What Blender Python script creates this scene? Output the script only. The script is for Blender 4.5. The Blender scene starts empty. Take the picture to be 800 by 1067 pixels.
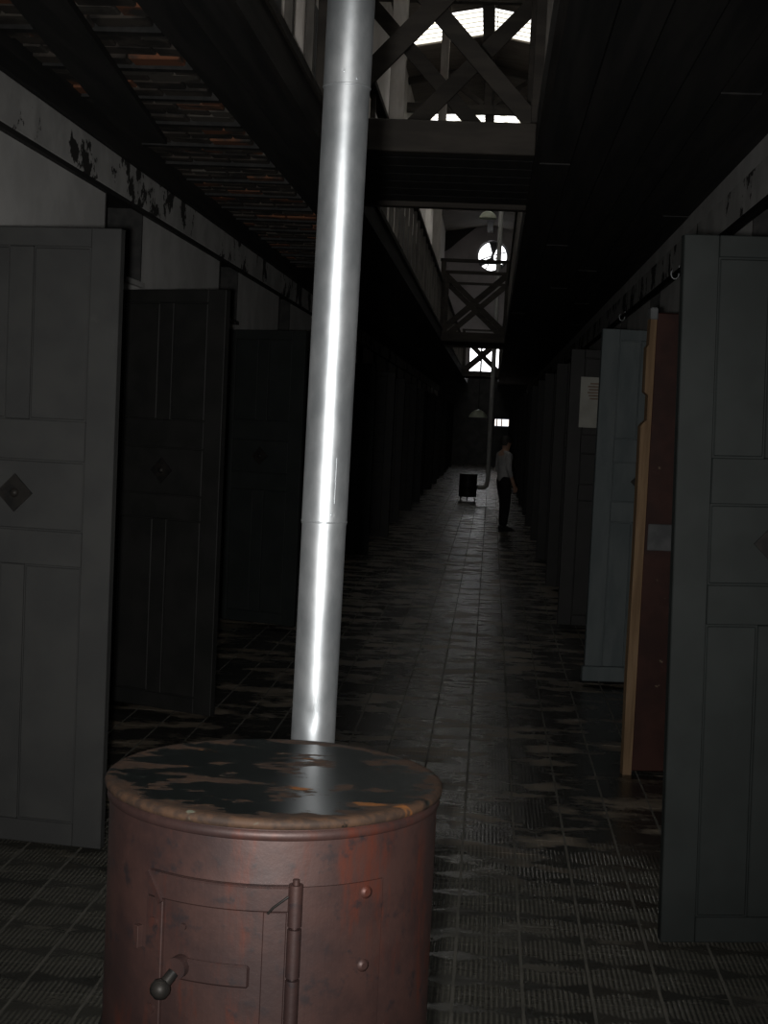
import bpy, bmesh, math, random
from mathutils import Vector, Matrix
random.seed(7)
PI = math.pi
sc = bpy.context.scene
C = sc.collection

# ---------------------------------------------------------------- camera, light, exposure
F_PX, CAM_H, ROLL = 1550.0, 1.70, 0.046
PITCH = math.atan(97.6 / 1550.0)
YAW = math.atan(0.0694 * math.cos(PITCH))
cam_d = bpy.data.cameras.new('camera')
cam = bpy.data.objects.new('camera', cam_d)
C.objects.link(cam)
cam_d.sensor_fit = 'VERTICAL'
cam_d.sensor_height = 36.0
cam_d.lens = F_PX / 1067.0 * 36.0
cam_d.clip_start = 0.05
cam_d.clip_end = 300
CAM_R = Matrix.Rotation(YAW, 3, 'Z') @ Matrix.Rotation(PI / 2 - PITCH, 3, 'X') @ Matrix.Rotation(ROLL, 3, 'Z')
cam.matrix_world = Matrix.Translation((0, 0, CAM_H)) @ CAM_R.to_4x4()
sc.camera = cam

def project(p):
    q = CAM_R.transposed() @ (Vector(p) - Vector((0, 0, CAM_H)))
    return 400 + F_PX * q.x / -q.z, 533.5 - F_PX * q.y / -q.z

world = bpy.data.worlds.new('world')
sc.world = world
world.use_nodes = True
world.node_tree.nodes['Background'].inputs[0].default_value = (0.75, 0.85, 1.0, 1)
world.node_tree.nodes['Background'].inputs[1].default_value = 1.0

# the flash of the camera that took the picture, beside the lens
fl_d = bpy.data.lights.new('camera_flash', 'SPOT')
fl_d.energy = 620
fl_d.color = (1.0, 0.97, 0.93)
fl_d.spot_size = math.radians(60)
fl_d.spot_blend = 1.0
fl_d.shadow_soft_size = 0.03
fl = bpy.data.objects.new('camera_flash', fl_d)
C.objects.link(fl)
fl.matrix_world = Matrix.Translation((-0.07, 0.0, CAM_H - 0.02)) @ CAM_R.to_4x4()

sc.view_settings.view_transform = 'Standard'
sc.view_settings.look = 'None'
sc.view_settings.gamma = 1.0
sc.view_settings.use_curve_mapping = False
sc.view_settings.exposure = 0.0

# ---------------------------------------------------------------- helpers
class MB:
    def __init__(self):
        self.v = []; self.f = []; self.smooth = []
    def add(self, vs, fs, smooth=False):
        o = len(self.v)
        self.v += [tuple(v) for v in vs]
        self.f += [tuple(i + o for i in f) for f in fs]
        self.smooth += [smooth] * len(fs)
        return self
    def box(self, x0, x1, y0, y1, z0, z1):
        vs = [(x, y, z) for z in (z0, z1) for y in (y0, y1) for x in (x0, x1)]
        return self.add(vs, [(0, 2, 3, 1), (4, 5, 7, 6), (0, 1, 5, 4), (2, 6, 7, 3), (0, 4, 6, 2), (1, 3, 7, 5)])
    def bar(self, a, b, w, h, up=(0, 0, 1)):
        a, b = Vector(a), Vector(b)
        d = (b - a).normalized()
        s = d.cross(Vector(up))
        if s.length < 1e-4: s = d.cross(Vector((1, 0, 0)))
        s.normalize(); u = s.cross(d)
        vs = [p + s * (w / 2 * i) + u * (h / 2 * j) for p in (a, b) for i, j in ((-1, -1), (1, -1), (1, 1), (-1, 1))]
        return self.add(vs, [(0, 1, 2, 3), (7, 6, 5, 4), (0, 4, 5, 1), (1, 5, 6, 2), (2, 6, 7, 3), (3, 7, 4, 0)])
    def tube(self, pts, r, n=16, cap=True, radii=None):
        pts = [Vector(p) for p in pts]
        rings = []
        ref = None
        for i, p in enumerate(pts):
            d = (pts[min(i + 1, len(pts) - 1)] - pts[max(i - 1, 0)]).normalized()
            if ref is None:
                ref = d.cross(Vector((0, 1, 0)))
                if ref.length < 1e-3: ref = d.cross(Vector((1, 0, 0)))
            ref = (ref - d * ref.dot(d)).normalized()
            s = d.cross(ref)
            rr = radii[i] if radii else r
            rings.append([p + (ref * math.cos(2 * PI * k / n) + s * math.sin(2 * PI * k / n)) * rr for k in range(n)])
        vs = [v for ring in rings for v in ring]
        fs = []
        for i in range(len(pts) - 1):
            for k in range(n):
                fs.append((i * n + k, i * n + (k + 1) % n, (i + 1) * n + (k + 1) % n, (i + 1) * n + k))
        self.add(vs, fs, True)
        if cap:
            self.add(rings[0], [tuple(reversed(range(n)))])
            self.add(rings[-1], [tuple(range(n))])
        return self
    def lathe(self, prof, n=48, c=(0, 0, 0), smooth=True):
        vs = []; fs = []
        for (r, z) in prof:
            for k in range(n):
                t = 2 * PI * k / n
                vs.append((c[0] + r * math.cos(t), c[1] + r * math.sin(t), c[2] + z))
        for i in range(len(prof) - 1):
            for k in range(n):
                fs.append((i * n + k, i * n + (k + 1) % n, (i + 1) * n + (k + 1) % n, (i + 1) * n + k))
        return self.add(vs, fs, smooth)
    def prism(self, poly, axis, a, b):
        """polygon of 2-D points pushed from a to b along an axis (0 x, 1 y, 2 z)"""
        def P(u, v, w):
            return {0: (w, u, v), 1: (u, w, v), 2: (u, v, w)}[axis]
        n = len(poly)
        vs = [P(u, v, a) for u, v in poly] + [P(u, v, b) for u, v in poly]
        fs = [tuple(range(n)), tuple(reversed(range(n, 2 * n)))] + [(i, i + n, (i + 1) % n + n, (i + 1) % n) for i in range(n)]
        return self.add(vs, fs)
    def mesh(self, name, mat, bevel=0.0):
        me = bpy.data.meshes.new(name)
        me.from_pydata(self.v, [], self.f)
        for p, s in zip(me.polygons, self.smooth): p.use_smooth = s
        bm = bmesh.new(); bm.from_mesh(me)
        bmesh.ops.recalc_face_normals(bm, faces=bm.faces)
        if bevel:
            bmesh.ops.bevel(bm, geom=[e for e in bm.edges if len(e.link_faces) == 2 and e.calc_face_angle(0) > 0.6],
                            offset=bevel, segments=1, affect='EDGES', clamp_overlap=True)
        bm.to_mesh(me); bm.free()
        me.materials.append(mat)
        return me

def obj(name, mb, mat=None, parent=None, bevel=0.0):
    me = mb.mesh(name, mat, bevel) if isinstance(mb, MB) else mb
    o = bpy.data.objects.new(name, me)
    C.objects.link(o)
    if parent: o.parent = parent
    return o
def tag(o, label=None, cat=None, group=None, kind=None):
    if label: o['label'] = label
    if cat: o['category'] = cat
    if group: o['group'] = group
    if kind: o['kind'] = kind
    return o
def thing(name, label, cat, loc=(0, 0, 0), rotz=0.0, group=None, kind=None):
    o = bpy.data.objects.new(name, None)
    C.objects.link(o)
    o.empty_display_size = 0.1
    o.location = loc; o.rotation_euler = (0, 0, rotz)
    return tag(o, label, cat, group, kind)
def copy_tree(o, parent=None):
    c = o.copy(); C.objects.link(c); c.parent = parent
    for ch in o.children: copy_tree(ch, c)
    return c

# ---------------------------------------------------------------- materials
def new_mat(name):
    m = bpy.data.materials.new(name); m.use_nodes = True
    nt = m.node_tree
    return m, nt, nt.nodes['Principled BSDF']
def N(nt, t, **kw):
    n = nt.nodes.new(t)
    for k, v in kw.items(): setattr(n, k, v)
    return n
def col(c): return (c[0], c[1], c[2], 1)
def coords(nt, stretch=(1, 1, 1), world_space=False, rand=True):
    mp = N(nt, 'ShaderNodeMapping')
    mp.inputs['Scale'].default_value = stretch
    if world_space:
        g = N(nt, 'ShaderNodeNewGeometry'); nt.links.new(g.outputs['Position'], mp.inputs['Vector'])
    else:
        t = N(nt, 'ShaderNodeTexCoord'); nt.links.new(t.outputs['Object'], mp.inputs['Vector'])
        if rand:
            oi = N(nt, 'ShaderNodeObjectInfo')
            ml = N(nt, 'ShaderNodeMath', operation='MULTIPLY'); ml.inputs[1].default_value = 37.0
            nt.links.new(oi.outputs['Random'], ml.inputs[0])
            nt.links.new(ml.outputs[0], mp.inputs['Location'])
    return mp.outputs[0]
def noise(nt, vec, scale, detail=4, rough=0.55):
    n = N(nt, 'ShaderNodeTexNoise')
    n.inputs['Scale'].default_value = scale; n.inputs['Detail'].default_value = detail; n.inputs['Roughness'].default_value = rough
    nt.links.new(vec, n.inputs['Vector'])
    return n.outputs['Fac']
def ramp(nt, fac, a, b):
    r = N(nt, 'ShaderNodeMapRange', interpolation_type='SMOOTHSTEP')
    r.inputs[1].default_value = a; r.inputs[2].default_value = b
    nt.links.new(fac, r.inputs[0])
    return r.outputs[0]
def mixc(nt, fac, c1, c2):
    m = N(nt, 'ShaderNodeMix', data_type='RGBA')
    for s, c in ((6, c1), (7, c2)):
        if isinstance(c, tuple): m.inputs[s].default_value = col(c)
        else: nt.links.new(c, m.inputs[s])
    if isinstance(fac, float): m.inputs[0].default_value = fac
    else: nt.links.new(fac, m.inputs[0])
    return m.outputs[2]
def bump(nt, bsdf, h, strength=0.3, dist=0.01):
    b = N(nt, 'ShaderNodeBump'); b.inputs['Strength'].default_value = strength; b.inputs['Distance'].default_value = dist
    nt.links.new(h, b.inputs['Height']); nt.links.new(b.outputs[0], bsdf.inputs['Normal'])
def pmat(name, c1, c2, scale=6, rough=0.7, metal=0.0, bmp=0.2, stretch=(1, 1, 1), lo=0.35, hi=0.65, c3=None, s3=3, lo3=0.58, hi3=0.68, world_space=False, dist=0.01, spec=0.5):
    m, nt, b = new_mat(name)
    v = coords(nt, stretch, world_space)
    f = noise(nt, v, scale)
    c = mixc(nt, ramp(nt, f, lo, hi), c1, c2)
    if c3: c = mixc(nt, ramp(nt, noise(nt, v, s3, 6, 0.65), lo3, hi3), c, c3)
    nt.links.new(c, b.inputs['Base Color'])
    b.inputs['Roughness'].default_value = rough; b.inputs['Metallic'].default_value = metal
    b.inputs['Specular IOR Level'].default_value = spec
    if bmp: bump(nt, b, f, bmp, dist)
    return m
def emis(name, c, s):
    m, nt, b = new_mat(name)
    b.inputs['Base Color'].default_value = col(c); b.inputs['Roughness'].default_value = 0.5
    b.inputs['Emission Color'].default_value = col(c); b.inputs['Emission Strength'].default_value = s
    return m

WOODGRAIN = (9, 9, 0.7)
M = {}
M['plaster'] = pmat('plaster', (0.58, 0.58, 0.57), (0.70, 0.70, 0.69), 3, 0.9, 0, 0.15, c3=(0.05, 0.05, 0.048), s3=2.2, lo3=0.68, hi3=0.71, world_space=True)
M['plaster_up'] = pmat('plaster_upper', (0.55, 0.52, 0.48), (0.66, 0.63, 0.6), 1.5, 0.9, 0, 0.1, world_space=True)
M['ledge'] = pmat('ledge_paint', (0.46, 0.46, 0.45), (0.60, 0.60, 0.585), 4, 0.85, 0, 0.3, c3=(0.035, 0.034, 0.032), s3=2.6, lo3=0.55, hi3=0.572, world_space=True)
M['end_paint'] = pmat('grey_mauve_paint', (0.40, 0.375, 0.39), (0.50, 0.47, 0.485), 1.2, 0.9, 0, 0.1, world_space=True)
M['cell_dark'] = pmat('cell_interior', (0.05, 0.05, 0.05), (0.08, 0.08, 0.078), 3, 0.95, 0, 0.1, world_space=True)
M['charcoal'] = pmat('charcoal_paint', (0.036, 0.037, 0.037), (0.044, 0.045, 0.044), 5, 0.62, 0, 0.08, c3=(0.058, 0.058, 0.056), s3=9, lo3=0.66, hi3=0.75, spec=0.2)
M['black_paint'] = pmat('black_paint', (0.012, 0.0125, 0.012), (0.017, 0.017, 0.0165), 5, 0.55, 0, 0.08, spec=0.2)
M['slate'] = pmat('slate_paint', (0.0145, 0.0175, 0.017), (0.0185, 0.022, 0.0215), 5, 0.6, 0, 0.08, spec=0.2)
M['bluegrey'] = pmat('blue_grey_paint', (0.066, 0.080, 0.084), (0.085, 0.099, 0.102), 3, 0.65, 0, 0.1, (4, 4, 1), spec=0.2)
M['iron'] = pmat('black_iron', (0.012, 0.012, 0.012), (0.022, 0.02, 0.018), 20, 0.5, 0.3, 0.1, spec=0.2)
M['maroon'] = pmat('maroon_paint', (0.018, 0.0065, 0.005), (0.030, 0.011, 0.008), 6, 0.5, 0, 0.15, c3=(0.11, 0.08, 0.055), s3=11, lo3=0.66, hi3=0.70, spec=0.2)
M['rawwood'] = pmat('raw_wood', (0.10, 0.062, 0.034), (0.16, 0.105, 0.06), 3, 0.8, 0, 0.2, WOODGRAIN, c3=(0.16, 0.12, 0.09), s3=3, spec=0.2)
M['timber'] = pmat('dark_timber', (0.040, 0.036, 0.032), (0.060, 0.053, 0.046), 2, 0.75, 0, 0.2, (1, 6, 6), spec=0.2)
M['baluster'] = pmat('grey_worn_timber', (0.09, 0.082, 0.074), (0.15, 0.138, 0.122), 3, 0.75, 0, 0.15, (5, 5, 1))
M['timber_long'] = pmat('dark_timber_boards', (0.026, 0.025, 0.024), (0.044, 0.041, 0.038), 2, 0.7, 0, 0.2, (8, 0.5, 8), spec=0.2)
M['timber_black'] = pmat('black_timber', (0.028, 0.029, 0.029), (0.044, 0.043, 0.042), 2, 0.7, 0, 0.15, (8, 0.4, 8), spec=0.2)
M['roof_board'] = pmat('roof_boards', (0.10, 0.085, 0.07), (0.15, 0.13, 0.11), 2, 0.85, 0, 0.2, (1, 6, 1))
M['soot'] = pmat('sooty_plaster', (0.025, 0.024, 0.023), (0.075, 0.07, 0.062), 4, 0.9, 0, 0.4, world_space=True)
M['white_post'] = pmat('white_painted_post', (0.50, 0.46, 0.42), (0.62, 0.58, 0.54), 3, 0.7, 0, 0.1, (4, 4, 1), c3=(0.25, 0.13, 0.08), s3=2.5, lo3=0.66, hi3=0.74)
M['enamel'] = pmat('pale_enamel', (0.42, 0.46, 0.36), (0.5, 0.53, 0.42), 5, 0.3, 0, 0.0)
M['paper'] = pmat('notice_paper', (0.24, 0.24, 0.215), (0.30, 0.30, 0.27), 6, 0.8, 0, 0.05)
M['print'] = pmat('notice_print', (0.13, 0.085, 0.06), (0.18, 0.12, 0.09), 30, 0.8, 0, 0.0)
M['pane'] = emis('daylit_pane', (1.0, 0.99, 0.96), 2.4)
M['pane_rib'] = emis('daylit_pane_rib', (1.0, 0.95, 0.80), 0.62)
M['pane_win'] = emis('window_daylight', (0.97, 0.98, 1.0), 3.0)
M['pane_warm'] = emis('warm_window_daylight', (1.0, 0.86, 0.78), 1.5)
M['grout'] = pmat('grout', (0.075, 0.073, 0.062), (0.11, 0.105, 0.09), 8, 0.8, 0, 0.1, world_space=True)

# brick: sooty, some still orange
def brick_mat(name, c1, c2, soot):
    m, nt, b = new_mat(name)
    v = coords(nt, (1, 1, 1), False)
    oi = N(nt, 'ShaderNodeObjectInfo')
    c = mixc(nt, oi.outputs['Random'], c1, c2)
    c = mixc(nt, ramp(nt, noise(nt, coords(nt, (1, 1, 1), True), 5, 5), 0.45, 0.62), c, soot)
    nt.links.new(c, b.inputs['Base Color']); b.inputs['Roughness'].default_value = 0.9
    bump(nt, b, noise(nt, v, 40), 0.4, 0.006)
    return m
M['brick_orange'] = brick_mat('brick_orange', (0.26, 0.10, 0.05), (0.20, 0.09, 0.05), (0.05, 0.045, 0.04))
M['brick_soot'] = brick_mat('brick_sooty', (0.06, 0.05, 0.042), (0.085, 0.072, 0.06), (0.022, 0.02, 0.018))
M['brick_mortar'] = brick_mat('brick_limewashed', (0.12, 0.11, 0.095), (0.10, 0.09, 0.075), (0.05, 0.045, 0.04))

# floor tiles: ribbed cement tiles, worn smooth and stained further in
TPX, TPY, TX0, TY0 = 0.2085, 0.2140, 0.178, 4.343
def tile_mat():
    m, nt, b = new_mat('ribbed_cement_tile')
    g = N(nt, 'ShaderNodeNewGeometry')
    s = N(nt, 'ShaderNodeSeparateXYZ'); nt.links.new(g.outputs['Position'], s.inputs[0])
    def mth(op, a, b_=None):
        n = N(nt, 'ShaderNodeMath', operation=op)
        for i, q in enumerate((a, b_)):
            if q is None: continue
            if isinstance(q, (int, float)): n.inputs[i].default_value = q
            else: nt.links.new(q, n.inputs[i])
        return n.outputs[0]
    u = mth('FRACT', mth('DIVIDE', mth('SUBTRACT', s.outputs[0], TX0 - 20 * TPX), TPX))
    w = mth('FRACT', mth('DIVIDE', mth('SUBTRACT', s.outputs[1], TY0 - 40 * TPY), TPY))
    rib = mth('SINE', mth('MULTIPLY', u, 2 * PI * 13))
    # ribs reach furthest at the middle of the tile edge and leave a lens of smooth cement
    du = mth('ABSOLUTE', mth('SUBTRACT', u, 0.5)); dw = mth('ABSOLUTE', mth('SUBTRACT', w, 0.5))
    lens = mth('SUBTRACT', mth('ADD', dw, mth('MULTIPLY', du, -0.40)), 0.0)
    lens = ramp(nt, lens, -0.02, 0.10)
    pos = coords(nt, (1, 1, 1), True)
    flat = coords(nt, (1.0, 1.9, 1), True)
    wear = ramp(nt, mth('ADD', s.outputs[1], mth('MULTIPLY', noise(nt, pos, 2.5, 4), 1.6)), 6.3, 6.9)   # worn past here
    patch = ramp(nt, noise(nt, flat, 2.2, 8, 0.68), 0.50, 0.60)
    patch_near = ramp(nt, noise(nt, flat, 2.3, 5, 0.6), 0.60, 0.64)
    keep = mth('MULTIPLY', lens, mth('MULTIPLY', mth('SUBTRACT', 1.0, mth('MULTIPLY', wear, 0.85)), mth('SUBTRACT', 1.0, patch_near)))
    ribk = mth('MULTIPLY', mth('MULTIPLY', mth('ADD', rib, 1.0), 0.5), keep)
    oi = N(nt, 'ShaderNodeObjectInfo')
    base = mixc(nt, oi.outputs['Random'], (0.026, 0.026, 0.023), (0.046, 0.045, 0.039))
    base = mixc(nt, patch_near, base, (0.080, 0.076, 0.064))
    base = mixc(nt, ribk, base, (0.098, 0.095, 0.080))
    worn = mixc(nt, patch, (0.020, 0.019, 0.0165), (0.165, 0.138, 0.105))
    c = mixc(nt, wear, base, worn)
    nt.links.new(c, b.inputs['Base Color'])
    rg = N(nt, 'ShaderNodeMapRange'); nt.links.new(patch, rg.inputs[0])
    rg.inputs[3].default_value = 0.27; rg.inputs[4].default_value = 0.5
    nt.links.new(rg.outputs[0], b.inputs['Roughness'])
    b.inputs['Specular IOR Level'].default_value = 0.23
    hgt = mth('ADD', mth('MULTIPLY', ribk, 1.0), mth('MULTIPLY', noise(nt, pos, 14, 4), 0.7))
    bump(nt, b, hgt, 0.5, 0.004)
    return m
M['tile'] = tile_mat()

# stove iron
def rust_mat(name, lid=False):
    m, nt, b = new_mat(name)
    v = coords(nt, (1, 1, 1), False, rand=False)
    n1 = noise(nt, v, 7, 6, 0.65); n2 = noise(nt, v, 22, 5, 0.6)
    c = mixc(nt, ramp(nt, n1, 0.35, 0.65), (0.034, 0.019, 0.018), (0.055, 0.028, 0.024))
    vs = coords(nt, (5, 5, 1.2), False, rand=False)
    c = mixc(nt, ramp(nt, noise(nt, vs, 2.2, 6, 0.65), 0.50, 0.68), c, (0.085, 0.023, 0.014))
    c = mixc(nt, ramp(nt, n2, 0.56, 0.70), c, (0.026, 0.018, 0.019))
    nt.links.new(c, b.inputs['Base Color'])
    b.inputs['Roughness'].default_value = 0.52; b.inputs['Metallic'].default_value = 0.3
    bump(nt, b, n2, 0.25, 0.004)
    return m
M['rust'] = rust_mat('rusty_stove_iron')
def lid_mat():
    m, nt, b = new_mat('flaking_black_lid')
    tc = N(nt, 'ShaderNodeTexCoord')
    mp = N(nt, 'ShaderNodeMapping'); nt.links.new(tc.outputs['Object'], mp.inputs[0])
    s = N(nt, 'ShaderNodeVectorMath', operation='LENGTH')
    fl_ = N(nt, 'ShaderNodeMapping'); fl_.inputs['Scale'].default_value = (1, 1, 0); nt.links.new(tc.outputs['Object'], fl_.inputs[0])
    nt.links.new(fl_.outputs[0], s.inputs[0])
    v = coords(nt, (1.0, 1.9, 1.0), False, rand=False)
    n1 = noise(nt, v, 9.5, 7, 0.62); n2 = noise(nt, v, 30, 4, 0.6); n3 = noise(nt, v, 5.0, 3, 0.5)
    # flaked to rust round the rim and in islands
    ed = N(nt, 'ShaderNodeMath', operation='MULTIPLY_ADD'); nt.links.new(n1, ed.inputs[0]); ed.inputs[1].default_value = 0.30; nt.links.new(s.outputs['Value'], ed.inputs[2])
    edge = ramp(nt, ed.outputs[0], 0.432, 0.446)
    isl = ramp(nt, n1, 0.555, 0.572)
    mx = N(nt, 'ShaderNodeMath', operation='MAXIMUM'); nt.links.new(edge, mx.inputs[0]); nt.links.new(isl, mx.inputs[1])
    rust = mixc(nt, ramp(nt, n2, 0.38, 0.62), (0.030, 0.019, 0.014), (0.062, 0.034, 0.020))
    rust = mixc(nt, ramp(nt, n3, 0.635, 0.655), rust, (0.22, 0.085, 0.022))
    rust = mixc(nt, ramp(nt, noise(nt, v, 17, 3), 0.66, 0.72), rust, (0.095, 0.10, 0.075))
    black = mixc(nt, ramp(nt, n2, 0.60, 0.74), (0.006, 0.0085, 0.0085), (0.028, 0.036, 0.032))
    nt.links.new(mixc(nt, mx.outputs[0], black, rust), b.inputs['Base Color'])
    r = N(nt, 'ShaderNodeMapRange'); nt.links.new(mx.outputs[0], r.inputs[0]); r.inputs[3].default_value = 0.34; r.inputs[4].default_value = 0.7
    nt.links.new(r.outputs[0], b.inputs['Roughness'])
    b.inputs['Specular IOR Level'].default_value = 0.3
    bump(nt, b, mx.outputs[0], 0.2, 0.002)
    return m
M['lid'] = lid_mat()
def galv_mat():
    m, nt, b = new_mat('galvanised_steel')
    v = coords(nt, (1, 1, 0.6), False, rand=False)
    n1 = noise(nt, v, 11, 5, 0.6); n2 = noise(nt, v, 60, 3)
    c = mixc(nt, ramp(nt, n1, 0.35, 0.68), (0.34, 0.365, 0.385), (0.48, 0.505, 0.525))
    nt.links.new(c, b.inputs['Base Color'])
    b.inputs['Metallic'].default_value = 0.8
    r = N(nt, 'ShaderNodeMapRange'); nt.links.new(n1, r.inputs[0]); r.inputs[3].default_value = 0.37; r.inputs[4].default_value = 0.52
    nt.links.new(r.outputs[0], b.inputs['Roughness'])
    bump(nt, b, n2, 0.05, 0.002)
    return m
M['galv'] = galv_mat()
M['galv_dull'] = pmat('dull_steel', (0.085, 0.09, 0.092), (0.12, 0.125, 0.13), 8, 0.7, 0.1, 0.05, spec=0.2)
M['pale_pipe'] = pmat('pale_painted_pipe', (0.30, 0.30, 0.285), (0.36, 0.36, 0.345), 6, 0.6, 0, 0.05)
M['strap'] = pmat('worn_grey_strap', (0.045, 0.048, 0.05), (0.07, 0.072, 0.074), 12, 0.7, 0, 0.1, spec=0.2)
M['skin'] = pmat('skin', (0.35, 0.2, 0.14), (0.4, 0.24, 0.17), 8, 0.55, 0, 0.02)
M['shirt'] = pmat('pale_shirt', (0.30, 0.30, 0.30), (0.36, 0.36, 0.36), 8, 0.9, 0, 0.2)
M['trousers'] = pmat('black_trousers', (0.008, 0.008, 0.009), (0.013, 0.013, 0.014), 8, 0.9, 0, 0.2, spec=0.2)
M['hair'] = pmat('dark_hair', (0.012, 0.010, 0.008), (0.02, 0.016, 0.012), 30, 0.7, 0, 0.3)
M['shoe'] = pmat('black_shoe', (0.01, 0.01, 0.01), (0.015, 0.014, 0.013), 10, 0.5, 0, 0.05)

# ---------------------------------------------------------------- the hall
XL, XR = -2.20, 1.35            # cell walls
VL, VR = -1.07, 0.20            # edges of the void between the galleries
YN, YE = -3.0, 60.0
ZS, ZG = 3.25, 3.45             # gallery soffit, gallery floor
RX, RZ, RK = -0.43, 9.55, 0.18  # ridge
DOOR_H = 2.35

# floor
floor = obj('floor', MB().box(XL - 2.4, XR + 2.4, YN - 0.3, YE + 0.3, -0.2, -0.0009), M['grout'])
tag(floor, 'dark ribbed cement tile floor running down the long corridor', 'floor', kind='structure')
tile_me = MB().add([(x, y, z) for x, y, z in
                    [(-.5, -.5, -.012), (.5, -.5, -.012), (.5, .5, -.012), (-.5, .5, -.012)]] +
                   [(x, y, 0) for x, y in ((-.493, -.496), (.493, -.496), (.493, .496), (-.493, .496))],
                   [(4, 5, 6, 7), (0, 1, 5, 4), (1, 2, 6, 5), (2, 3, 7, 6), (3, 0, 4, 7)])
for i, v in enumerate(tile_me.v):
    tile_me.v[i] = (v[0] * (TPX - 0.007), v[1] * (TPY - 0.0012), v[2])
tile_mesh = tile_me.mesh('tile', M['tile'])
tiles = []
i0, i1 = math.ceil((XL - TX0) / TPX - 0.5), math.floor((XR - TX0) / TPX + 0.5)
for i in range(i0, i1):
    for j in range(-34, 260):
        x, y = TX0 + (i + 0.5) * TPX, TY0 + (j + 0.5) * TPY
        if YN < y < YE: tiles.append((x, y))
cand = []
for (x, y) in tiles:
    if y < 3.8 or y > 14: continue
    px, py = project((x, y, 0))
    if not (-25 < px < 825 and py < 1085): continue
    if 118 < px < 455 and py > 785: continue          # behind the stove
    if px < 100 and py < 895: continue                # behind the near left door
    if px > 705 and py < 975: continue                # behind the near right door
    if px < 225 and py < 745: continue
    if px > 655 and py < 800: continue
    cand.append((y, x))
cand.sort()
own = set((x, y) for y, x in cand[:300])
rest = MB()
rng = random.Random(3)
for (x, y) in tiles:
    dz = rng.uniform(-0.0004, 0.0004)
    if (x, y) in own:
        t = obj('tile', tile_mesh, parent=floor); t.location = (x, y, dz)
    else:
        rest.add([(v[0] + x, v[1] + y, v[2] + dz) for v in tile_me.v], tile_me.f)
tag(obj('far_tiles', rest, M['tile'], floor), kind='stuff')

# cell openings
left_hinges = [5.50, 8.28, 11.85, 15.0, 18.0, 20.95, 24.0, 27.1, 30.2, 33.3, 36.4, 39.5, 42.6, 45.7, 48.8, 51.9, 55.0]
right_hinges = [4.95, 7.42, 9.95, 12.6, 15.6, 18.6, 21.6, 24.6, 27.7, 30.8, 33.9, 37.0, 40.1, 43.2, 46.3, 49.4, 52.5, 55.6]
left_open = [(1.9, 2.72)] + [(h, h + 0.82) for h in left_hinges]
left_open[2] = (8.22, 9.10); left_open[3] = (11.70, 12.55)
right_open = [(1.6, 2.36)] + [(h + 0.02, h + 0.78) for h in right_hinges]
def cell_wall(name, xa, xb, xo, opens, label):
    w = MB()
    y = YN
    for a, b in opens:
        w.box(xa, xb, y, a, 0, ZS + 0.1)
        w.box(xa, xb, a, b, 2.38, 2.45)
        w.box(xa, xb, a, b, 2.93, ZS + 0.1)
        y = b
    w.box(xa, xb, y, YE, 0, ZS + 0.1)
    o = obj(name, w, M['plaster'])
    tag(o, label, 'wall', kind='structure')
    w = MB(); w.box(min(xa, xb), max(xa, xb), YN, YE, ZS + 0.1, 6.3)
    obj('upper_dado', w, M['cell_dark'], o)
    w = MB(); w.box(min(xa, xb), max(xa, xb), YN, YE, 6.3, 9.5)
    obj('upper_wall', w, M['plaster_up'], o)
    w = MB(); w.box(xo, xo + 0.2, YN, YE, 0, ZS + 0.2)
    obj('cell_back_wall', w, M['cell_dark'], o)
    # partitions between the cells
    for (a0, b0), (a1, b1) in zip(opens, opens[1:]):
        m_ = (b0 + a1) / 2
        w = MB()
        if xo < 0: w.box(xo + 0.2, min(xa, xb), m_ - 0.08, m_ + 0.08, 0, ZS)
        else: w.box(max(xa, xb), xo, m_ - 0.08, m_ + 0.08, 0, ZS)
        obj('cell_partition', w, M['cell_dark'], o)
    return o
cell_wall('wall_left', XL - 0.3, XL, XL - 2.4, left_open, 'pale plaster cell wall along the left of the corridor')
cell_wall('wall_right', XR, XR + 0.3, XR + 2.2, right_open, 'pale plaster cell wall along the right of the corridor')

def frames(opens, xa, xb, wall):
    d = 0.02
    for a, b in opens:
        f = MB()
        for z0, z1 in ((0, 2.38), (2.45, 2.93)):
            f.box(xa, xb, a, a + d, z0, z1); f.box(xa, xb, b - d, b, z0, z1); f.box(xa, xb, a + d, b - d, z1 - d, z1)
        obj('door_frame', f, M['timber_black'], wall)
frames(left_open, XL - 0.31, XL + 0.005, bpy.data.objects['wall_left'])
frames(right_open, XR - 0.005, XR + 0.31, bpy.data.objects['wall_right'])

# end wall with its windows: opening pieces
RWX, RWZ, RWR = -0.29, 8.34, 0.62
W2 = (-1.03, 0.45, 3.5, 4.70)
W3 = (0.13, 0.79, 1.60, 1.88)
w = MB()
def xz(x0, x1, z0, z1, mb=w): mb.box(x0, x1, YE, YE + 0.3, z0, z1)
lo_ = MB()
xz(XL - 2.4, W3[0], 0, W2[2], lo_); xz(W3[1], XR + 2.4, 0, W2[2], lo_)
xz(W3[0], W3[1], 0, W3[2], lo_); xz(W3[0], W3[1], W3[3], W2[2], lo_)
xz(XL - 2.4, W2[0], W2[2], W2[3]); xz(W2[1], XR + 2.4, W2[2], W2[3])
zt0, zt1 = RWZ - 0.75, RWZ + 0.75
xz(XL - 2.4, XR + 2.4, W2[3], zt0)
xz(XL - 2.4, RWX - 0.75, zt0, 9.7); xz(RWX + 0.75, XR + 2.4, zt0, 9.7); xz(RWX - 0.75, RWX + 0.75, zt1, 9.7)
n = 48                                  # square with a round hole
ring = [(RWX + RWR * math.cos(2 * PI * k / n), RWZ + RWR * math.sin(2 * PI * k / n)) for k in range(n)]
sq = []
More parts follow.
